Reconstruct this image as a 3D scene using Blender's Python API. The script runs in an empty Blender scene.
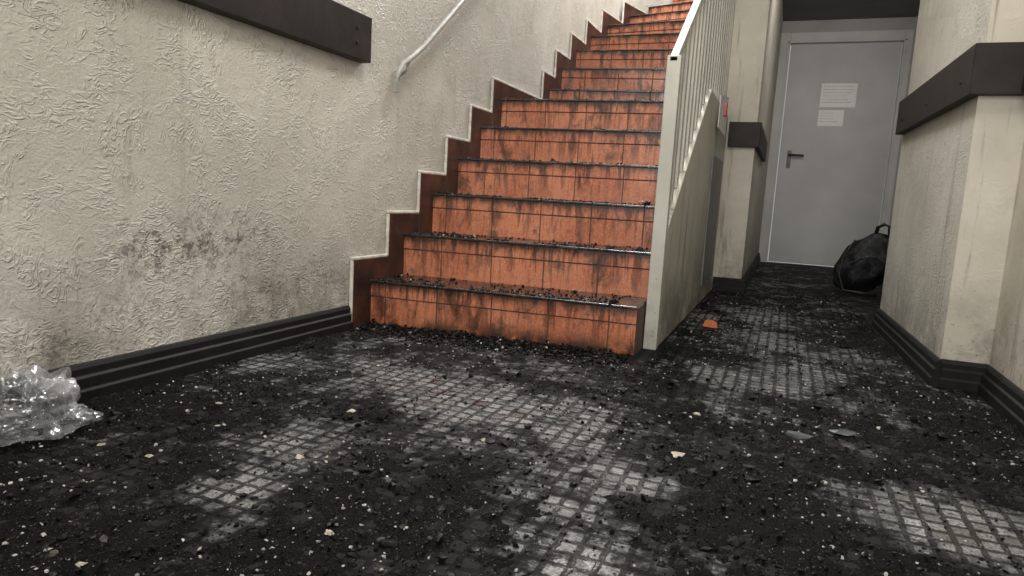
import bpy, bmesh, math, random
import numpy as np
from mathutils import Vector, Matrix, noise
random.seed(7); np.random.seed(7)

# ------------------------------------------------------------------ camera
yaw=math.radians(21.2);p=math.radians(7.74);ro=math.radians(3.3);f=690;H=0.6
F=Vector((-math.sin(yaw)*math.cos(p),math.cos(yaw)*math.cos(p),-math.sin(p)))
R0=Vector((math.cos(yaw),math.sin(yaw),0));U0=R0.cross(F)
R=math.cos(ro)*R0+math.sin(ro)*U0;U=-math.sin(ro)*R0+math.cos(ro)*U0
cd=bpy.data.cameras.new('camera'); cam=bpy.data.objects.new('camera',cd)
bpy.context.collection.objects.link(cam)
cd.sensor_width=36; cd.lens=f/1024*36; cd.clip_start=0.02
cam.matrix_world=Matrix(((R.x,U.x,-F.x,0),(R.y,U.y,-F.y,0),(R.z,U.z,-F.z,H),(0,0,0,1)))
bpy.context.scene.camera=cam
sc=bpy.context.scene
sc.view_settings.view_transform='Standard'

# ------------------------------------------------------------------ node helper
class NT:
    def __init__(s,name):
        s.m=bpy.data.materials.new(name); s.m.use_nodes=True
        s.t=s.m.node_tree; s.n=s.t.nodes; s.b=s.n['Principled BSDF']
        s.out=s.n['Material Output']
    def node(s,typ,**k):
        n=s.n.new(typ)
        for a,v in k.items(): setattr(n,a,v)
        return n
    def link(s,a,b): s.t.links.new(a,b)
    def setin(s,n,i,v):
        if isinstance(v,bpy.types.NodeSocket): s.link(v,n.inputs[i])
        elif v is not None: n.inputs[i].default_value=v
    def co(s):
        if not hasattr(s,'_co'): s._co=s.node('ShaderNodeTexCoord').outputs['Object']
        return s._co
    def mp(s,scale=(1,1,1),loc=(0,0,0),v=None):
        n=s.node('ShaderNodeMapping'); s.link(v or s.co(),n.inputs[0])
        n.inputs['Scale'].default_value=scale; n.inputs['Location'].default_value=loc
        return n.outputs[0]
    def noise(s,scale,detail=3,rough=.5,dist=0,v=None):
        n=s.node('ShaderNodeTexNoise'); s.link(v or s.co(),n.inputs['Vector'])
        n.inputs['Scale'].default_value=scale; n.inputs['Detail'].default_value=detail
        n.inputs['Roughness'].default_value=rough; n.inputs['Distortion'].default_value=dist
        return n.outputs['Fac']
    def math(s,op,a,b=None,clamp=False):
        n=s.node('ShaderNodeMath',operation=op,use_clamp=clamp)
        s.setin(n,0,a); s.setin(n,1,b); return n.outputs[0]
    def ramp(s,v,a,b,lo=0.,hi=1.,smooth=True):
        n=s.node('ShaderNodeMapRange'); n.interpolation_type='SMOOTHSTEP' if smooth else 'LINEAR'
        s.setin(n,0,v); n.inputs[1].default_value=a; n.inputs[2].default_value=b
        n.inputs[3].default_value=lo; n.inputs[4].default_value=hi
        return n.outputs[0]
    def mix(s,fac,a,b):
        n=s.node('ShaderNodeMix',data_type='RGBA')
        s.setin(n,0,fac)
        for i,v in ((6,a),(7,b)):
            if isinstance(v,tuple): n.inputs[i].default_value=(*v,1)
            else: s.link(v,n.inputs[i])
        return n.outputs[2]
    def sep(s,v=None):
        n=s.node('ShaderNodeSeparateXYZ'); s.link(v or s.co(),n.inputs[0]); return n.outputs
    def bump(s,h,strength=1,dist=.005,prev=None):
        n=s.node('ShaderNodeBump'); n.inputs['Strength'].default_value=strength
        n.inputs['Distance'].default_value=dist; s.link(h,n.inputs['Height'])
        if prev: s.link(prev,n.inputs['Normal'])
        s.link(n.outputs[0],s.b.inputs['Normal']); return n.outputs[0]
    def set(s,color=None,rough=None,metal=None,spec=None):
        for k,v in (('Base Color',color),('Roughness',rough),('Metallic',metal),('Specular IOR Level',spec)):
            if v is None: continue
            if isinstance(v,tuple): s.b.inputs[k].default_value=(*v,1)
            elif isinstance(v,bpy.types.NodeSocket): s.link(v,s.b.inputs[k])
            else: s.b.inputs[k].default_value=v
        return s.m

def simple(name,col,rough=.6,metal=0,var=.25,scale=12,bump=0,spec=.5):
    t=NT(name); n=t.noise(scale,5,.6)
    c=t.mix(t.ramp(n,.3,.7),tuple(x*(1-var) for x in col),tuple(min(1,x*(1+var)) for x in col))
    if bump: t.bump(t.noise(scale*6,4),.5,bump)
    return t.set(c,rough,metal,spec)

def plaster(name,base,bumpd=.012,scale=26,smudges=(),lowdirt=.35,rough=.75,drips=0.,strength=.8):
    t=NT(name)
    warp=t.noise(7,3,.5,.4)
    n1=t.noise(scale,2,.5,1.1,v=t.mp((1,.7,1.2)))
    n3=t.noise(scale*.8,2,.5,1.4,v=t.mp((1,1.2,.8),(3,5,1)))
    n2=t.noise(scale*4,4,.65,.3)
    ridge=t.math('SUBTRACT',1,t.math('MULTIPLY',t.math('ABSOLUTE',t.math('SUBTRACT',n1,.5)),11),clamp=True)
    ridge=t.math('MULTIPLY',ridge,t.ramp(warp,.45,.62))
    ridge2=t.math('SUBTRACT',1,t.math('MULTIPLY',t.math('ABSOLUTE',t.math('SUBTRACT',n3,.5)),11),clamp=True)
    ridge2=t.math('MULTIPLY',ridge2,t.ramp(warp,.48,.36))
    h=t.math('ADD',t.math('MULTIPLY',t.math('ADD',ridge,ridge2),.5),t.math('ADD',t.math('MULTIPLY',n1,.25),t.math('MULTIPLY',n2,.4)))
    t.bump(h,strength,bumpd)
    big=t.noise(1.1,5,.65)
    c=t.mix(t.ramp(big,.35,.66),tuple(x*k for x,k in zip(base,(.76,.755,.74))),base)
    c=t.mix(t.math('MULTIPLY',ridge,.10),c,(.68,.66,.62))
    z=t.sep()[2]
    grime=t.noise(4,7,.75)
    c=t.mix(t.ramp(grime,.54,.74,0,.30),c,tuple(x*.42 for x in base))
    low=t.math('MULTIPLY',t.ramp(z,0.0,.5,1,0),t.ramp(grime,.38,.58))
    c=t.mix(t.math('MULTIPLY',low,lowdirt),c,(.075,.062,.05))
    sp=t.noise(60,4,.65)
    spk=t.math('MULTIPLY',t.ramp(sp,.60,.67),t.ramp(z,.0,.6,1,0))
    c=t.mix(t.math('MULTIPLY',spk,.75),c,(.035,.03,.025))
    st=t.noise(1,5,.7,.2,v=t.mp((14,14,1.1),(2,2,2)))
    if drips: c=t.mix(t.math('MULTIPLY',t.ramp(st,.56,.72),drips),c,(.12,.10,.08))
    if smudges:
        sn=t.ramp(t.noise(26,7,.8),.45,.62)
        for (x,y,zz,r,s_) in smudges:
            d=t.node('ShaderNodeVectorMath',operation='DISTANCE'); t.link(t.mp((1,.62,1.5),(0,0,0)),d.inputs[0])
            d.inputs[1].default_value=(x,y*.62,zz*1.5)
            mm=t.math('MULTIPLY',t.ramp(d.outputs['Value'],0,r,1,0),sn)
            c=t.mix(t.math('MULTIPLY',mm,s_),c,(.028,.024,.02))
    return t.set(c,rough,spec=.4)

M_wallL=plaster('plaster_left',(.585,.55,.485),.0065,34,[(-1.67,1.48,.39,.18,.85),(-1.67,1.78,.41,.17,.65),(-1.67,1.64,.34,.32,.45),(-1.67,2.2,.22,.22,.5),(-1.67,1.9,.18,.2,.5),(-1.67,1.15,.15,.16,.6),(-1.67,1.35,.22,.12,.5)],.58,.46,.2,.8)
M_wall=plaster('plaster_rough',(.585,.55,.475),.007,48,[],.55,.6,.5)
M_smooth=plaster('plaster_smooth',(.615,.57,.48),.001,20,[],.6,.6,.7)
M_black=simple('black_painted_wood',(.010,.009,.0085),.6,bump=.002,spec=.2)
M_board=simple('dark_brown_board',(.022,.016,.015),.5,bump=.001,spec=.2)
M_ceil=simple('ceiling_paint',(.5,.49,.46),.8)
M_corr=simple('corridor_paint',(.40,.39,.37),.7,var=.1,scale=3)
M_cceil=simple('corridor_ceiling_shaded',(.15,.15,.15),.8,var=.1,scale=3)  # shade of the unlit corridor ceiling put into its dark grey colour

# ------------------------------------------------------------------ mesh helper
class MB:
    def __init__(s): s.v=[]; s.f=[]; s.mi=[]
    def box(s,a,b,mi=0):
        (x0,y0,z0),(x1,y1,z1)=a,b; i=len(s.v)
        s.v+=[(x0,y0,z0),(x1,y0,z0),(x1,y1,z0),(x0,y1,z0),(x0,y0,z1),(x1,y0,z1),(x1,y1,z1),(x0,y1,z1)]
        for q in ((0,3,2,1),(4,5,6,7),(0,1,5,4),(1,2,6,5),(2,3,7,6),(3,0,4,7)): s.f.append(tuple(i+k for k in q)); s.mi.append(mi)
    def hexa(s,pts,mi=0):
        i=len(s.v); s.v+=[tuple(q) for q in pts]
        for q in ((0,3,2,1),(4,5,6,7),(0,1,5,4),(1,2,6,5),(2,3,7,6),(3,0,4,7)): s.f.append(tuple(i+k for k in q)); s.mi.append(mi)
    def prism(s,poly,axis,a,b,mi=0):
        def P(q,t): return (t,q[0],q[1]) if axis==0 else ((q[0],t,q[1]) if axis==1 else (q[0],q[1],t))
        i=len(s.v); n=len(poly)
        s.v+=[P(q,a) for q in poly]+[P(q,b) for q in poly]
        s.f.append(tuple(range(i,i+n))); s.mi.append(mi)
        s.f.append(tuple(range(i+2*n-1,i+n-1,-1))); s.mi.append(mi)
        for k in range(n):
            s.f.append((i+k,i+n+k,i+n+(k+1)%n,i+(k+1)%n)); s.mi.append(mi)
    def tube(s,path,r,seg=8,mi=0,flat=1.0):
        path=[Vector(q) for q in path]; n=len(path); rings=[]
        for j,q in enumerate(path):
            d=(path[min(j+1,n-1)]-path[max(j-1,0)]).normalized()
            a=Vector((1,0,0)) if abs(d.x)<.9 else Vector((0,1,0))
            u=d.cross(a).normalized(); w=d.cross(u)
            i=len(s.v); rings.append(i)
            for k in range(seg):
                t=2*math.pi*k/seg; s.v.append(tuple(q+u*math.cos(t)*r+w*math.sin(t)*r*flat))
        for j in range(n-1):
            for k in range(seg):
                k2=(k+1)%seg
                s.f.append((rings[j]+k,rings[j]+k2,rings[j+1]+k2,rings[j+1]+k)); s.mi.append(mi)
        s.f.append(tuple(rings[0]+k for k in range(seg))[::-1]); s.mi.append(mi)
        s.f.append(tuple(rings[-1]+k for k in range(seg))); s.mi.append(mi)
    def obj(s,name,mats,bevel=0,parent=None,smooth=False,seg=2):
        me=bpy.data.meshes.new(name); me.from_pydata(s.v,[],s.f)
        if not isinstance(mats,(list,tuple)): mats=[mats]
        for m in mats: me.materials.append(m)
        me.polygons.foreach_set('material_index',s.mi)
        bm=bmesh.new(); bm.from_mesh(me); bmesh.ops.recalc_face_normals(bm,faces=bm.faces); bm.to_mesh(me); bm.free()
        if smooth: me.polygons.foreach_set('use_smooth',[True]*len(me.polygons))
        me.update()
        o=bpy.data.objects.new(name,me); bpy.context.collection.objects.link(o)
        if bevel:
            b=o.modifiers.new('bevel','BEVEL'); b.width=bevel; b.segments=seg; b.limit_method='ANGLE'
        if parent: o.parent=parent
        return o
def empty(name,loc=(0,0,0)):
    e=bpy.data.objects.new(name,None); bpy.context.collection.objects.link(e); return e

XL=-1.67; XS=-.49; XR=.57; XR2=.525; XW=.72; XC=-.25; YD=8.3
RISE=.193
def xr(y): return XR+(XR2-XR)*(y-2.85)/(4.2-2.85)
# ------------------------------------------------------------------ room shell
def wall(name,a,b,mat):
    m=MB(); m.box(a,b); return m.obj(name,mat)
wall('wall_left',(XL-.2,-1.5,-.05),(XL,6.0,4.6),M_wallL)
m=MB()
path=[(XL,6.0),(-1.655,6.35),(-1.61,6.7),(-1.53,7.05),(-1.40,7.35),(-1.2,7.6),(-.95,7.78),(-.45,7.9)]
for (a,b) in zip(path[:-1],path[1:]):
    d=Vector((b[0]-a[0],b[1]-a[1])).normalized(); nx,ny=-d.y*.2,d.x*.2
    m.prism([a,b,(b[0]+nx,b[1]+ny),(a[0]+nx,a[1]+ny)],2,-.05,4.6)
m.obj('wall_stairwell',M_wallL)
wall('wall_stair_divider',(-.488,5.1,0),(XC,YD,4.6),M_smooth)
m=MB(); m.prism([(XR,2.85),(XW+.5,2.85),(XW+.5,4.2),(XR2,4.2)],2,0,3.1)
m.mi[2]=1; m.obj('wall_pillar',[M_wall,M_smooth])
wall('wall_right',(XW,-1.5,0),(XW+.2,2.849,3.1),M_smooth)
wall('wall_recess',(1.12,4.2,0),(1.3,YD,3.1),M_corr)
wall('ceiling',(-1.87,-1.5,3.1),(1.3,3.2,3.2),M_ceil)
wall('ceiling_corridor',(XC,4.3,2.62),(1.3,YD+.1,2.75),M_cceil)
m=MB()
m.box((XC,YD,2.5),(1.3,YD+.15,2.62)); m.box((1.02,YD,0),(1.3,YD+.15,2.5))
m.obj('wall_end',M_corr)

# ------------------------------------------------------------------ soot field
CLEAN=[(-.95,1.14,.16,.9),(-.93,1.0,.10,.7),(-1.49,2.06,.20,.7),(-1.13,1.88,.26,.9),(-1.03,1.30,.16,.8),(-.92,1.70,.19,.9),(-.74,1.71,.19,.9),(-.59,1.85,.18,.9),(-.40,1.72,.17,.9),(-.36,1.27,.11,.9),(-.29,1.09,.11,1),(-.25,.97,.10,.95),(-.30,1.44,.12,.6),
 (-.18,3.93,.45,1),(-.01,3.24,.33,.95),(-.16,2.53,.28,.65),(.10,2.55,.26,.7),(.2,2.9,.25,.5),(.33,1.57,.14,.85),(.42,1.48,.13,.95),(.26,1.60,.10,.7),(-1.50,1.47,.12,.6),(-1.56,1.79,.18,.7),(-1.04,2.38,.25,.45),(-.75,2.2,.26,.5),(-.5,1.5,.15,.5),(.0,4.5,.3,.5),(-.1,1.75,.14,.45),(-.68,1.45,.15,.45),(-.15,2.1,.22,.45),(-.7,1.15,.13,.3),(.15,1.9,.18,.3),(-1.3,1.4,.15,.3),(.25,2.3,.2,.3)]
def soot(x,y):
    s=1.08
    for (cx,cy,r,st) in CLEAN:
        d=((x-cx)**2+(y-cy)**2)/(r*r)
        if d<9: s-=st*.60*math.exp(-d)
    s=max(s,.27)
    n=noise.fractal(Vector((x*3.6+y*1.4,y*3.6-x,3.3)),.6,2.1,6)
    n+=.75*noise.fractal(Vector((x*11+y*3,y*8-x*2,7.3)),.7,2.2,4)
    if y>4.6: s=min(s,.82)
    return max(0,min(1.25,s+n*.34))
def layer_h(x,y):
    s=soot(x,y)
    n=noise.fractal(Vector((x*17,y*17,1.7)),.6,2.1,5)
    n2=noise.noise(Vector((x*70,y*70,9)))
    return (s-.85)*.026+n*.012+n2*.005-.002

# floor
nx,ny=190,560
x0,x1,y0,y1=-1.67,1.12,-1.5,8.45
xs=np.linspace(x0,x1,nx);ys=np.linspace(y0,y1,ny)
vv=[(x,y,0) for y in ys for x in xs]
ff=[(j*nx+i,j*nx+i+1,(j+1)*nx+i+1,(j+1)*nx+i) for j in range(ny-1) for i in range(nx-1)]
me=bpy.data.meshes.new('floor'); me.from_pydata(vv,[],ff)
at=me.attributes.new('soot','FLOAT','POINT'); at.data.foreach_set('value',[soot(v[0],v[1]) for v in vv])
t=NT('mosaic_floor')
sx,sy,sz=t.sep()
P=.042
def cell(c,P,w):
    fr=t.math('FRACT',t.math('DIVIDE',t.math('ADD',c,50),P))
    return t.ramp(t.math('ABSOLUTE',t.math('SUBTRACT',fr,.5)),.5-w-.03,.5-w+.02,1,0), t.math('FLOOR',t.math('DIVIDE',t.math('ADD',c,50),P))
wob=t.math('MULTIPLY',t.math('SUBTRACT',t.noise(40,3),.5),.010)
ax,ix=cell(t.math('ADD',sx,wob),P,.13); ay,iy=cell(t.math('ADD',sy,wob),P,.13)
tile=t.math('MULTIPLY',ax,ay)
bx,_=cell(sx,.252,.014); by,_=cell(sy,.252,.014)
big=t.math('MULTIPLY',bx,by)
cv=t.node('ShaderNodeCombineXYZ'); t.link(ix,cv.inputs[0]); t.link(iy,cv.inputs[1])
wn=t.node('ShaderNodeTexWhiteNoise'); t.link(cv.outputs[0],wn.inputs[0])
tc=t.mix(wn.outputs['Value'],(.11,.11,.105),(.38,.38,.37))
tc=t.mix(t.ramp(t.noise(160,3,.6),.35,.65,.75,0),tc,(.025,.024,.022))
far=t.math('GREATER_THAN',sy,4.9)
tm=t.mix(tile,(.004,.004,.0038),tc)
fm=t.mix(big,(.006,.006,.006),t.mix(t.noise(3,4),(.04,.034,.03),(.13,.11,.09)))
col=t.mix(far,tm,fm)
a=t.node('ShaderNodeAttribute',attribute_name='soot').outputs['Fac']
fine=t.noise(15,8,.82)
d=t.math('ADD',a,t.math('MULTIPLY',t.math('SUBTRACT',fine,.5),2.6))
d=t.math('ADD',d,t.math('MULTIPLY',wn.outputs['Value'],.34))
dm=t.ramp(d,.40,.98)
dust=t.ramp(t.noise(6,6,.7),.58,.72,0,.12)
col=t.mix(t.math('MULTIPLY',dust,t.math('SUBTRACT',1,far)),col,(.30,.29,.27))
film=t.mix(tile,(.0026,.0025,.0024),(.012,.0115,.011))
col=t.mix(dm,col,film)
t.set(col,t.ramp(d,.2,1.,.18,.7),spec=t.ramp(d,.3,1.,.6,.12))
t.bump(t.math('ADD',t.math('MULTIPLY',t.math('MAXIMUM',tile,far),t.math('SUBTRACT',.8,t.math('MULTIPLY',dm,.4))),t.math('MULTIPLY',t.noise(130,4,.7),t.ramp(d,.2,.9,.25,.9))),.8,.004)
me.materials.append(t.m)
o=bpy.data.objects.new('floor',me); bpy.context.collection.objects.link(o)

# charred rubble layer
rub=NT('charred_rubble')
c1=rub.noise(60,6,.8); c2=rub.noise(230,3,.6); c3=rub.noise(4,6,.75)
cc=rub.mix(rub.ramp(c1,.45,.75),(.0028,.0026,.0024),(.012,.011,.0105))
cc=rub.mix(rub.math('MULTIPLY',rub.ramp(c2,.650,.70),rub.ramp(c3,.40,.58)),cc,(.44,.41,.36))
cc=rub.mix(rub.math('MULTIPLY',rub.ramp(c3,.57,.72),rub.ramp(c1,.45,.62)),cc,(.11,.10,.088))
rub.bump(rub.math('ADD',c1,rub.math('MULTIPLY',c2,.5)),1,.018)
M_rub=rub.set(cc,rub.ramp(c1,.4,.7,.4,.9),spec=.12)
st=.0115
X=np.arange(XL+.032,XW-.03,st); Y=np.arange(.3,5.05,st)
nx=len(X);ny=len(Y)
vv=[(float(x),float(y),layer_h(x,y)) for y in Y for x in X]
keep=[]
for j in range(ny-1):
    for i in range(nx-1):
        q=(j*nx+i,j*nx+i+1,(j+1)*nx+i+1,(j+1)*nx+i)
        if max(vv[k][2] for k in q)<-.002: continue
        x,y,_=vv[q[0]]
        if y>2.52 and x<XS+.06: continue
        if y>2.80 and x>xr(y)-.045: continue
        keep.append(q)
me=bpy.data.meshes.new('charred_rubble'); me.from_pydata(vv,[],keep)
bm=bmesh.new(); bm.from_mesh(me); bmesh.ops.delete(bm,geom=[v for v in bm.verts if not v.link_faces],context='VERTS'); bm.to_mesh(me); bm.free()
me.materials.append(M_rub); me.polygons.foreach_set('use_smooth',[True]*len(me.polygons))
o=bpy.data.objects.new('charred_rubble',me); bpy.context.collection.objects.link(o)

# chunks
def chunk_mat(name,rough=.6):
    t=NT(name); a=t.node('ShaderNodeAttribute',attribute_name='tone').outputs['Color']
    n=t.noise(90,3,.6); t.bump(n,.6,.004)
    mulc=t.mix(t.ramp(n,.3,.7),(.5,.5,.5),(1.2,1.2,1.2))
    mm=t.node('ShaderNodeMix',data_type='RGBA',blend_type='MULTIPLY'); mm.inputs[0].default_value=1
    t.link(a,mm.inputs[6]); t.link(mulc,mm.inputs[7])
    return t.set(mm.outputs[2],rough,spec=.14)
M_chunk=chunk_mat('debris_chunks',.45)
bm=bmesh.new(); bmesh.ops.create_icosphere(bm,subdivisions=1,radius=1)
IV=np.array([v.co[:] for v in bm.verts]); IF=np.array([[v.index for v in fa.verts] for fa in bm.faces]); bm.free()
def chunks(name,items):
    V=[];Fs=[];Cc=[]
    for k,(x,y,z,r,flat,col) in enumerate(items):
        v=IV*(1+np.random.uniform(-.45,.45,(len(IV),1)))
        v=v*np.array([1,np.random.uniform(.45,1),flat])*r
        a=np.random.uniform(0,6.28); b=np.random.normal(0,.3)
        Ra=np.array([[math.cos(a),-math.sin(a),0],[math.sin(a),math.cos(a),0],[0,0,1]])
        Rb=np.array([[1,0,0],[0,math.cos(b),-math.sin(b)],[0,math.sin(b),math.cos(b)]])
        v=v@Rb.T@Ra.T+np.array([x,y,z+r*flat*.5])
        V.append(v); Fs.append(IF+len(IV)*k); Cc+= [(*col,1)]*len(IV)
    V=np.concatenate(V);Fs=np.concatenate(Fs)
    me=bpy.data.meshes.new(name); me.from_pydata(V.tolist(),[],Fs.tolist())
    ca=me.color_attributes.new('tone','FLOAT_COLOR','POINT'); ca.data.foreach_set('color',np.array(Cc).ravel())
    me.materials.append(M_chunk)
    o=bpy.data.objects.new(name,me); bpy.context.collection.objects.link(o); return o
def rcol(lt=.10):
    u=random.random()
    if u<.93-lt: g=random.uniform(.002,.010); return (g,g*.95,g*.9)
    if u<1-lt: g=random.uniform(.02,.08); return (g,g*.90,g*.8)
    g=random.uniform(.2,.55); return (g,g*.95,g*.86)
items=[]
while len(items)<27000:
    y=.45+5.2*random.random()**1.5; x=random.uniform(XL+.04,XW-.04)
    if y>2.5 and x<XS+.06: continue
    if y>2.80 and x>xr(y)-.045: continue
    s=soot(x,y)
    if random.random()>s*s+.14: continue
    light=noise.noise(Vector((x*3,y*3,20)))>-.05
    c=rcol(.17 if light else .04)
    lim=.0045 if c[0]>.15 else .011
    r=min(lim,max(.001,random.lognormvariate(math.log(.0024),.5)))
    items.append((x,y,max(0,layer_h(x,y)),r,random.uniform(.35,.9),c))
for _ in range(420):
    y=.5+4*random.random()**1.3; x=random.uniform(XL+.05,XW-.06)
    if y>2.45 and x<XS+.07: continue
    if y>2.8 and x>xr(y)-.06: continue
    if soot(x,y)<.6: continue
    g=random.uniform(.003,.016)
    u=random.random()
    items.append((x,y,max(0,layer_h(x,y)),random.uniform(.007,.020) if u<.88 else random.uniform(.005,.010),random.uniform(.15,.5),(g,g,g*.95) if u<.88 else (.36,.33,.28)))
for _ in range(3200):
    x=random.uniform(XL+.05,XS-.02); w=(x-XL)/(XS-XL); dd_=abs(random.gauss(0,.07)); yy=2.51+.08*w-dd_
    items.append((x,yy,max(0,layer_h(x,yy))+random.uniform(0,.018)*max(0,1-dd_/.12),random.uniform(.002,.009),.7,rcol(.012)))
chunks('fire_debris',items)

# ------------------------------------------------------------------ stairs
a0=XL+.002; b0=XS-.009
ST=[((a0,2.56),(b0,2.64)),((a0,2.83),(b0,2.92)),((a0,3.10),(b0,3.18)),((a0,3.37),(b0,3.44)),((a0,3.64),(b0,3.70)),((a0,3.92),(b0,3.97)),
    ((a0,4.78),(b0,4.92)),((a0,5.03),(b0,5.16)),((a0,5.36),(b0,5.41)),((a0,5.75),(b0,5.70)),((a0,6.2),(b0,6.05)),((-1.60,6.68),(b0,6.42)),((-1.48,7.12),(b0,6.82)),((-1.3,7.4),(b0,7.2)),((-1.1,7.6),(b0,7.5))]
t=NT('terracotta_tile')
z=t.sep()[2]
drip=t.noise(1,6,.7,.5,v=t.mp((26,26,3.4)))
dripf=t.noise(1,4,.6,.2,v=t.mp((80,80,7),(7,1,2)))
drip2=t.noise(1,5,.65,.8,v=t.mp((8,8,4.0),(3,1,2)))
blot=t.noise(8,7,.75)
speck=t.noise(110,4,.7)
base=t.mix(t.ramp(t.noise(3.2,3),.35,.65),(.42,.125,.058),(.55,.195,.10))
base=t.mix(t.ramp(speck,.47,.67,0,.55),base,(.58,.32,.22))
fz=t.math('FRACT',t.math('DIVIDE',z,RISE))
upper=t.ramp(fz,.1,1,.3,1,False)
base=t.mix(t.math('MULTIPLY',t.math('MULTIPLY',t.ramp(drip,.49,.59),.9),upper),base,(.05,.017,.011))
base=t.mix(t.math('MULTIPLY',t.math('MULTIPLY',t.ramp(dripf,.55,.65),.6),upper),base,(.045,.016,.011))
base=t.mix(t.math('MULTIPLY',t.ramp(drip2,.54,.67),.75),base,(.05,.02,.013))
base=t.mix(t.math('MULTIPLY',t.ramp(blot,.53,.66),.7),base,(.032,.02,.016))
base=t.mix(t.math('MULTIPLY',t.ramp(speck,.37,.29),.65),base,(.02,.012,.010))
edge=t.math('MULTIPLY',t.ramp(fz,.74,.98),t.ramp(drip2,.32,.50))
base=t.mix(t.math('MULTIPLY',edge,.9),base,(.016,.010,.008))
foot=t.math('MULTIPLY',t.ramp(z,.09,0),t.ramp(blot,.34,.54))
base=t.mix(t.math('MULTIPLY',foot,.9),base,(.010,.009,.008))
t.bump(blot,.3,.002)
M_terra=t.set(base,t.ramp(blot,.35,.65,.18,.42),spec=.5)
t=NT('sooty_tread_tile')
b1=t.noise(9,6,.75); b2=t.noise(45,4,.7)
c=t.mix(t.ramp(b1,.54,.74),(.011,.009,.008),(.18,.065,.04))
c=t.mix(t.ramp(b2,.56,.64),c,(.007,.006,.006))
t.bump(b2,.5,.003)
M_tread=t.set(c,t.ramp(b1,.35,.65,.10,.35),spec=.9)
M_grout=simple('pale_grout',(.10,.06,.045),.7)
stairs=empty('tiled_staircase')
core=MB(); rt=MB(); tt=MB()
for k in range(len(ST)-1):
    (a,b),(c,d)=ST[k],ST[k+1]
    z0=k*RISE; z1=z0+RISE
    off=.006
    core.hexa([(a[0],a[1]+off,0),(b[0],b[1]+off,0),(d[0],d[1]+.05,0),(c[0],c[1]+.05,0),
               (a[0],a[1]+off,z1-.006),(b[0],b[1]+off,z1-.006),(d[0],d[1]+.05,z1-.006),(c[0],c[1]+.05,z1-.006)])
    A=Vector((a[0],a[1],0));B=Vector((b[0],b[1],0)); L=(B-A).length; u=(B-A)/L; n=Vector((u.y,-u.x,0))
    TL=.245; g=.005
    s0=-random.uniform(0,.2)
    s=s0
    while s<L:
        e=min(L,s+TL-g); ss=max(0,s)
        if e-ss>.01:
            for (za,zb,pr) in ((z0+.002,z0+.121,.000),(z0+.126,z1-.001,.003)):
                q=[A+u*ss-n*.006,A+u*e-n*.006,A+u*e+n*pr,A+u*ss+n*pr]
                rt.hexa([(w.x,w.y,za) for w in (q[3],q[2],q[1],q[0])]+[(w.x,w.y,zb) for w in (q[3],q[2],q[1],q[0])])
        s+=TL
    CC=Vector((c[0],c[1],0));DD=Vector((d[0],d[1],0))
    s=s0
    depth=(CC-A).length
    rows=max(1,round(depth/.27))
    while s<L:
        e=min(L,s+TL-g); ss=max(0,s)
        if e-ss>.01:
            fa,fb=ss/L,e/L
            f0,f1=A.lerp(B,fa)+n*.012,A.lerp(B,fb)+n*.012
            g0,g1=CC.lerp(DD,fa),CC.lerp(DD,fb)
            for r in range(rows):
                ra,rb=r/rows,(r+1)/rows-.012
                q=[f0.lerp(g0,ra),f1.lerp(g1,ra),f1.lerp(g1,rb),f0.lerp(g0,rb)]
                tt.hexa([(w.x,w.y,z1-.008) for w in q]+[(w.x,w.y,z1+.003) for w in q])
        s+=TL
core.obj('step_core',M_grout,parent=stairs)
rt.obj('riser_tiles',M_terra,bevel=.0015,parent=stairs)
tt.obj('tread_tiles',M_tread,bevel=.003,parent=stairs)
t=NT('skirting_tile')
n1=t.noise(8,5,.7)
M_skirt=t.set(t.mix(t.ramp(n1,.35,.7),(.022,.013,.011),(.085,.034,.023)),.35,spec=.3)
sk=MB(); lip=MB()
for k in range(12):
    a=ST[k][0]; b=ST[k+1][0]
    ya=a[1]-.13; yb=b[1]-.13
    z0=max(0,k*RISE-.02) if k else 0; z1=(k+1)*RISE+.095
    xa=a[0]; xb=b[0]
    T=.016
    sk.hexa([(xa,ya,z0),(xa+T,ya,z0),(xb+T,yb-.003,z0),(xb,yb-.003,z0),(xa,ya,z1),(xa+T,ya,z1),(xb+T,yb-.003,z1),(xb,yb-.003,z1)])
    l=.014
    lip.hexa([(xa,ya-l,z1),(xa+.014,ya-l,z1),(xb+.014,yb,z1),(xb,yb,z1),(xa,ya-l,z1+l),(xa+.014,ya-l,z1+l),(xb+.014,yb,z1+l),(xb,yb,z1+l)])
    zz0=z1-RISE if k else 0
    lip.box((xa,ya-l,zz0),(xa+.014,ya-.0005,z1))
sk.obj('stair_skirting',M_skirt,bevel=.002,parent=stairs)
lip.obj('skirting_lip',simple('lip_paint',(.58,.54,.47),.5,scale=30),bevel=.004,parent=stairs)

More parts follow.
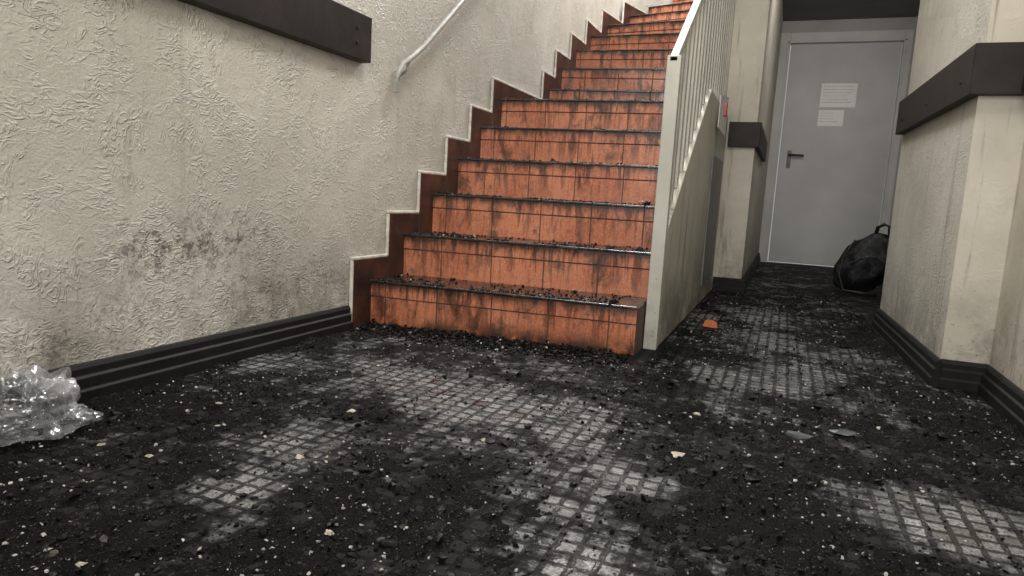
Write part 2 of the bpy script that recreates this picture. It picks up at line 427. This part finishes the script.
items=[]
for k in range(13):
    for _ in range((520 if k<3 else 320) if k<7 else 20):
        x=random.uniform(XL+.03,XS-.07); fy=random.random()**2.8
        if noise.noise(Vector((x*6,k*3.1,1)))<-.2: continue
        (a,b),(c,d)=ST[k],ST[k+1]; w=(x-XL)/(XS-XL)
        y=(a[1]*(1-w)+b[1]*w)*(1-fy)+(c[1]*(1-w)+d[1]*w)*fy
        items.append((x,y,(k+1)*RISE+.004,random.uniform(.002,.0065),random.uniform(.4,.9),rcol(.02)))
for (x,k,r,col) in ((-1.42,1,.018,(.02,.015,.012)),(-1.40,1,.012,(.02,.015,.012)),(-.62,2,.02,(.25,.1,.05)),(-.60,2,.022,(.02,.02,.018)),(-1.15,3,.014,(.03,.02,.02)),(-.7,1,.015,(.02,.02,.02)),(-1.2,0,.01,(.05,.02,.02)),(-.57,1,.018,(.02,.02,.02)),(-.6,0,.015,(.02,.02,.02))):
    (a,b)=ST[k]; w=(x-XL)/(XS-XL); items.append((x,a[1]*(1-w)+b[1]*w+.03,(k+1)*RISE+.004,r,.8,col))
chunks('stair_debris',items)

# ------------------------------------------------------------------ balustrade with solid stringer
M_cream=plaster('cream_paint',(.58,.55,.47),.0015,30,[],.7,.5,.85)
M_iron=plaster('painted_iron',(.56,.545,.48),.001,60,[],.3,.5,.8)
bal=empty('stair_balustrade')
YN=2.82
def top(y): return .46+.66*(min(y,3.98)-YN)
def htop(y): return 1.16+.69*(min(y,4.05)-YN)
m=MB()
m.prism([(YN,0),(5.099,0),(5.099,top(5.1)),(3.98,top(3.98)),(YN,top(YN))],0,XS,XS+.045)
m.obj('stringer_wall',M_cream,bevel=.004,parent=bal)
m=MB()
m.box((XS-.004,YN-.02,0),(XS+.05,YN+.03,1.17))
def slab(y0,y1,fn,th,xa,xb):
    m.hexa([(xa,y0,fn(y0)),(xb,y0,fn(y0)),(xb,y1,fn(y1)),(xa,y1,fn(y1)),(xa,y0,fn(y0)+th),(xb,y0,fn(y0)+th),(xb,y1,fn(y1)+th),(xa,y1,fn(y1)+th)])
slab(YN-.02,4.05,htop,.02,XS+.006,XS+.038); slab(4.05,5.099,htop,.02,XS+.006,XS+.038)
m.obj('newel_and_rails',M_iron,bevel=.003,parent=bal)
m=MB(); y=YN+.10; k=0
while y<5.06:
    zb,zt=top(y),htop(y)+.004
    m.box((XS+.014,y-.024,zb-.01),(XS+.028,y+.024,zt))
    y+=.115; k+=1
m.obj('balusters',M_iron,bevel=.002,parent=bal)
M_grey=simple('grey_panel_paint',(.16,.16,.155),.5,var=.1)
m=MB(); m.box((XS+.0455,4.30,.12),(XS+.055,4.95,.90)); m.box((XS+.055,4.86,.45),(XS+.065,4.89,.55))
m.obj('cupboard_panel',M_grey,bevel=.003,parent=bal)
M_red=simple('red_plastic',(.40,.04,.03),.4); M_white=simple('white_plastic',(.60,.58,.54),.5,var=.1)
tag=empty('warning_tag'); m=MB()
m.hexa([(XS+.06,4.30,1.06),(XS+.065,4.30,1.06),(XS+.09,4.50,1.02),(XS+.085,4.50,1.02),(XS+.06,4.30,1.24),(XS+.065,4.30,1.24),(XS+.09,4.50,1.26),(XS+.085,4.50,1.26)])
m.obj('tag_sheet',M_white,parent=tag)
m=MB(); m.box((XS+.075,4.40,1.14),(XS+.092,4.47,1.21)); m.obj('tag_red',M_red,parent=tag)

# ------------------------------------------------------------------ baseboards / trim boards
def bprof(h=.10):
    return [(0,0),(.03,0),(.03,.030),(.024,.036),(.024,.064),(.017,.070),(.017,h-.012),(.010,h),(0,h)]
def bb_y(name,x,sgn,ya,yb,xb=None):
    m=MB(); i=0; pr=bprof(); n=len(pr)
    xb=x if xb is None else xb
    m.v=[(x+sgn*a,ya,z) for a,z in pr]+[(xb+sgn*a,yb,z) for a,z in pr]
    m.f=[tuple(range(n)),tuple(range(2*n-1,n-1,-1))]+[(k,n+k,n+(k+1)%n,(k+1)%n) for k in range(n)]; m.mi=[0]*len(m.f)
    return m.obj(name,M_black,bevel=.0015)
def bb_x(name,y,sgn,xa,xb):
    m=MB(); pr=[(y+sgn*a,z) for a,z in bprof()]; m.prism(pr,0,xa,xb); return m.obj(name,M_black,bevel=.0015)
bb_y('baseboard_left',XL,1,-1.5,2.41)
bb_y('baseboard_pillar_side',XR,-1,2.82,4.2,XR2)
bb_x('baseboard_pillar_front',2.85,-1,XR,XW)
bb_y('baseboard_right',XW,-1,-1.5,2.82)
bb_x('baseboard_divider_front',5.1,-1,XS+.05,XC+.03)
bb_y('baseboard_corridor_left',XC,1,5.10,YD)
z0,z1=1.09,1.265
m=MB(); m.box((XL,-1.5,z0),(XL+.05,2.46,z1))
for yy in (2.36,1.6,.8): m.tube([(XL+.05,yy,z0+.06),(XL+.055,yy,z0+.06)],.008,10); m.tube([(XL+.05,yy,z1-.06),(XL+.055,yy,z1-.06)],.008,10)
m.obj('trim_left_board',M_board,bevel=.005)
z0,z1=1.025,1.195
m=MB(); m.prism([(XR-.035,2.815),(XR,2.85),(XR2,4.2),(XR2-.035,4.2)],2,z0,z1); m.prism([(XR-.035,2.815),(XW-.035,2.815),(XW,2.85),(XR,2.85)],2,z0,z1); m.box((XW-.035,-1.5,z0),(XW,2.815,z1))
for yy in (2.95,3.5,4.05): m.tube([(xr(yy)-.034,yy,z0+.06),(xr(yy)-.04,yy,z0+.06)],.008,10)
m.obj('trim_right_board',M_board,bevel=.003)
m=MB(); m.box((XS+.06,5.07,1.01),(XC+.03,5.1,1.18)); m.box((XC,5.1,1.01),(XC+.03,6.6,1.18))
m.obj('trim_divider_board',M_board,bevel=.004)

# handrail
M_rail=simple('grey_painted_metal',(.34,.33,.30),.4,var=.2,scale=20)
hr=empty('wall_handrail'); m=MB()
x=XL+.075
m.tube([(x,2.62,1.045),(x,2.63,1.08),(x,2.67,1.13),(x,2.75,1.175),(x,2.84,1.235),(x,3.3,1.60),(x,3.9,2.05),(x,4.2,2.15)],.012,10)
m.obj('rail_bar',M_rail,parent=hr,smooth=True)
m=MB()
m.tube([(x,2.72,1.15),(x-.01,2.72,1.11),(x-.05,2.72,1.085),(XL,2.72,1.085)],.007,8)
m.tube([(XL,2.72,1.085),(XL+.008,2.72,1.085)],.026,14)
m.tube([(x,3.7,1.88),(x-.01,3.7,1.84),(x-.05,3.69,1.81),(XL,3.69,1.81)],.007,8)
m.box((x-.012,2.60,1.0),(x+.012,2.622,1.055))
m.obj('brackets',M_rail,parent=hr,smooth=False)

# ------------------------------------------------------------------ door
M_door=simple('door_paint',(.52,.515,.50),.5,var=.08,scale=2)
M_frame=simple('door_frame_paint',(.58,.57,.54),.5,var=.08,scale=3)
door=empty('door_1')
m=MB(); m.box((-.14,YD+.03,.015),(.93,YD+.075,2.38)); m.obj('leaf',M_door,bevel=.004,parent=door)
m=MB(); m.box((XC,YD,0),(-.15,YD+.12,2.5)); m.box((.94,YD,0),(1.02,YD+.12,2.5)); m.box((-.15,YD,2.39),(.94,YD+.12,2.5))
m.box((-.175,YD-.012,0),(-.15,YD,2.41)); m.box((.94,YD-.012,0),(.965,YD,2.41)); m.box((-.175,YD-.012,2.39),(.965,YD,2.415))
m.obj('frame',M_frame,bevel=.004,parent=door)
M_hand=simple('black_metal',(.02,.02,.02),.35)
m=MB()
hx,hz=-.04,1.20
m.box((hx-.02,YD+.018,hz-.14),(hx+.02,YD+.03,hz+.05)); m.tube([(hx,YD+.03,hz),(hx,YD-.025,hz),(hx+.03,YD-.03,hz),(hx+.15,YD-.03,hz-.005)],.013,8)
m.tube([(hx,YD+.03,hz-.1),(hx,YD+.01,hz-.1)],.012,10)
m.obj('lever_handle',M_hand,parent=door,bevel=.002)
M_paper=simple('paper',(.95,.94,.91),.8,var=.03); M_ink=simple('ink',(.5,.5,.5),.8)
pp=empty('notice_papers')
m=MB(); m2=MB()
for (xa,xb,za,zb,rows) in ((.21,.56,1.72,1.97,6),(.21,.46,1.52,1.69,4)):
    m.box((xa,YD+.027,za),(xb,YD+.0295,zb))
    for r in range(rows):
        zz=zb-.03-r*(zb-za-.05)/rows; m2.box((xa+.02,YD+.0262,zz-.004),(xb-.02-random.uniform(0,.08),YD+.0272,zz))
m.obj('sheets',M_paper,parent=pp); m2.obj('printed_lines',M_ink,parent=pp)

# ------------------------------------------------------------------ backpack
t=NT('black_nylon'); t.bump(t.noise(45,4),.6,.006)
M_nylon=t.set(t.mix(t.ramp(t.noise(9,3),.52,.58),(.008,.008,.009),(.035,.035,.04)),.5,spec=.3)
bag=empty('backpack')
BX,BY=.60,5.9
me=bpy.data.meshes.new('body'); bm=bmesh.new(); bmesh.ops.create_icosphere(bm,subdivisions=4,radius=1)
for v in bm.verts:
    c=v.co; z=c.z
    w=1-.35*max(0,z)-.05*z
    n=noise.fractal(c*2.2,.8,2,3)*.14
    def se(a,e=.75): return math.copysign(abs(a)**e,a)
    v.co=Vector((BX+se(c.x)*.19*w*(1+n)+.07*z,BY+se(c.y)*.13*w*(1+n),.235+se(z,.8)*.23*(1+n*.4)))
bm.to_mesh(me); bm.free(); me.materials.append(M_nylon); me.polygons.foreach_set('use_smooth',[True]*len(me.polygons))
o=bpy.data.objects.new('body',me); bpy.context.collection.objects.link(o); o.parent=bag
m=MB()
m.tube([(BX+.04,BY-.02,.44),(BX+.05,BY-.03,.51),(BX+.09,BY-.03,.535),(BX+.13,BY-.02,.52),(BX+.14,BY-.01,.43)],.014,8)
m.tube([(BX-.10,BY-.09,.40),(BX-.17,BY-.15,.28),(BX-.19,BY-.19,.14),(BX-.15,BY-.2,.03),(BX-.02,BY-.22,.012),(BX+.08,BY-.2,.02)],.016,8,flat=.4)
m.tube([(BX+.12,BY-.08,.40),(BX+.14,BY-.15,.24),(BX+.12,BY-.15,.06)],.016,8,flat=.4)
pts=[(BX-.12+.26*j/12,BY-.142-.012*math.sin(j/12*math.pi),.22+.07*math.sin(j/12*math.pi)) for j in range(13)]
m.tube(pts,.006,6)
m.obj('straps_and_zip',M_hand,parent=bag,smooth=True)

# ------------------------------------------------------------------ clear plastic bag
t=NT('clear_plastic_film')
tr=t.node('ShaderNodeBsdfTransparent'); tr.inputs[0].default_value=(.86,.87,.88,1)
gl=t.node('ShaderNodeBsdfGlossy'); gl.inputs['Roughness'].default_value=.2; gl.inputs[0].default_value=(.7,.7,.7,1)
df=t.node('ShaderNodeBsdfDiffuse'); df.inputs[0].default_value=(.5,.5,.51,1)
lw=t.node('ShaderNodeLayerWeight'); lw.inputs[0].default_value=.3
m1=t.node('ShaderNodeMixShader'); m2_=t.node('ShaderNodeMixShader')
t.link(t.ramp(lw.outputs['Facing'],0,1,.08,.6,False),m1.inputs[0]); t.link(tr.outputs[0],m1.inputs[1]); t.link(gl.outputs[0],m1.inputs[2])
t.link(t.ramp(t.noise(9,4,.6),.40,.65,.05,.42),m2_.inputs[0]); t.link(m1.outputs[0],m2_.inputs[1]); t.link(df.outputs[0],m2_.inputs[2])
t.link(m2_.outputs[0],t.out.inputs[0])
me=bpy.data.meshes.new('plastic_bag'); bm=bmesh.new(); bmesh.ops.create_icosphere(bm,subdivisions=6,radius=1)
for v in bm.verts:
    c=v.co.copy()
    q=c+Vector((noise.noise(c*2),noise.noise(c*2+Vector((5,5,5))),noise.noise(c*2+Vector((9,1,5)))))*.35
    dd,pp_=noise.voronoi(q*2.3+Vector((4,2,1)))
    fold=min(.6,(dd[1]-dd[0]))
    d2,_p=noise.voronoi(q*5+Vector((1,7,1)))
    n2=noise.fractal(c*1.6+Vector((9,9,9)),.8,2,2)
    s=.74+.34*n2+.26*fold+.07*(d2[1]-d2[0])
    zz=c.z if c.z>0 else c.z*.22
    v.co=Vector((-1.515+c.x*.105*s,1.0+c.y*.15*s,.03+zz*.12*s))
bm.to_mesh(me); bm.free(); me.materials.append(t.m)
o=bpy.data.objects.new('plastic_bag',me); bpy.context.collection.objects.link(o)

# ------------------------------------------------------------------ distinct floor pieces
M_brick=simple('brick_orange',(.50,.15,.06),.7,bump=.003)
def shard(name,x,y,r,h,mat,seed):
    rnd=random.Random(seed); n=8; lo=[];hi=[]
    z=max(0,layer_h(x,y))
    for k in range(n):
        a=2*math.pi*k/n; q=r*rnd.uniform(.5,1.1); lo.append((x+q*math.cos(a),y+q*.6*math.sin(a),z-.001)); q*=rnd.uniform(.5,.95); hi.append((x+q*math.cos(a),y+q*.6*math.sin(a),z+h*rnd.uniform(.6,1.1)))
    m=MB(); m.v=lo+hi+[(x,y,z+h)]
    m.f=[tuple(range(n))[::-1]]+[(k,(k+1)%n,n+(k+1)%n,n+k) for k in range(n)]+[(n+k,n+(k+1)%n,2*n) for k in range(n)]; m.mi=[0]*len(m.f)
    return m.obj(name,mat)
M_glass=simple('sooty_glass',(.08,.09,.09),.15); M_pl=simple('plaster_piece',(.46,.41,.33),.8,bump=.004,var=.4,scale=60)
shard('brick_fragment',-.29,3.53,.045,.035,M_brick,3)
shard('glass_shard',.09,1.96,.05,.006,M_glass,0); shard('glass_shard',.21,2.03,.045,.006,M_glass,1)
for i,(x,y,r) in enumerate([(-.18,1.63,.032),(-.18,1.97,.016),(-1.02,1.51,.022),(-.67,.93,.012),(-.94,1.19,.015)]): shard('plaster_fragment',x,y,r,.006,M_pl,10+i)

# ------------------------------------------------------------------ lights
w=bpy.data.worlds.new('world'); sc.world=w; w.use_nodes=True
w.node_tree.nodes['Background'].inputs[0].default_value=(.95,.97,1,1); w.node_tree.nodes['Background'].inputs[1].default_value=.40
def area(name,loc,tgt,sx,sy,e,col=(1,1,1)):
    l=bpy.data.lights.new(name,'AREA'); l.shape='RECTANGLE'; l.size=sx; l.size_y=sy; l.energy=e; l.color=col
    o=bpy.data.objects.new(name,l); bpy.context.collection.objects.link(o); o.location=loc
    o.rotation_euler=(Vector(tgt)-Vector(loc)).to_track_quat('-Z','Y').to_euler(); return o
area('entrance_daylight',(.1,-1.4,1.7),(-.6,3,.4),1.6,2.2,92,(1,.98,.94))
area('stairwell_window',(-1.05,5.6,4.4),(-1.1,4.2,1),1.0,1.6,205,(.97,.98,1))
area('lobby_lamp',(-.3,1.9,3.0),(-.4,2.4,0),.8,.8,44,(1,.98,.94))
area('corridor_lamp',(.4,5.6,2.58),(.4,7.4,.8),.5,.5,20,(1,.97,.93))
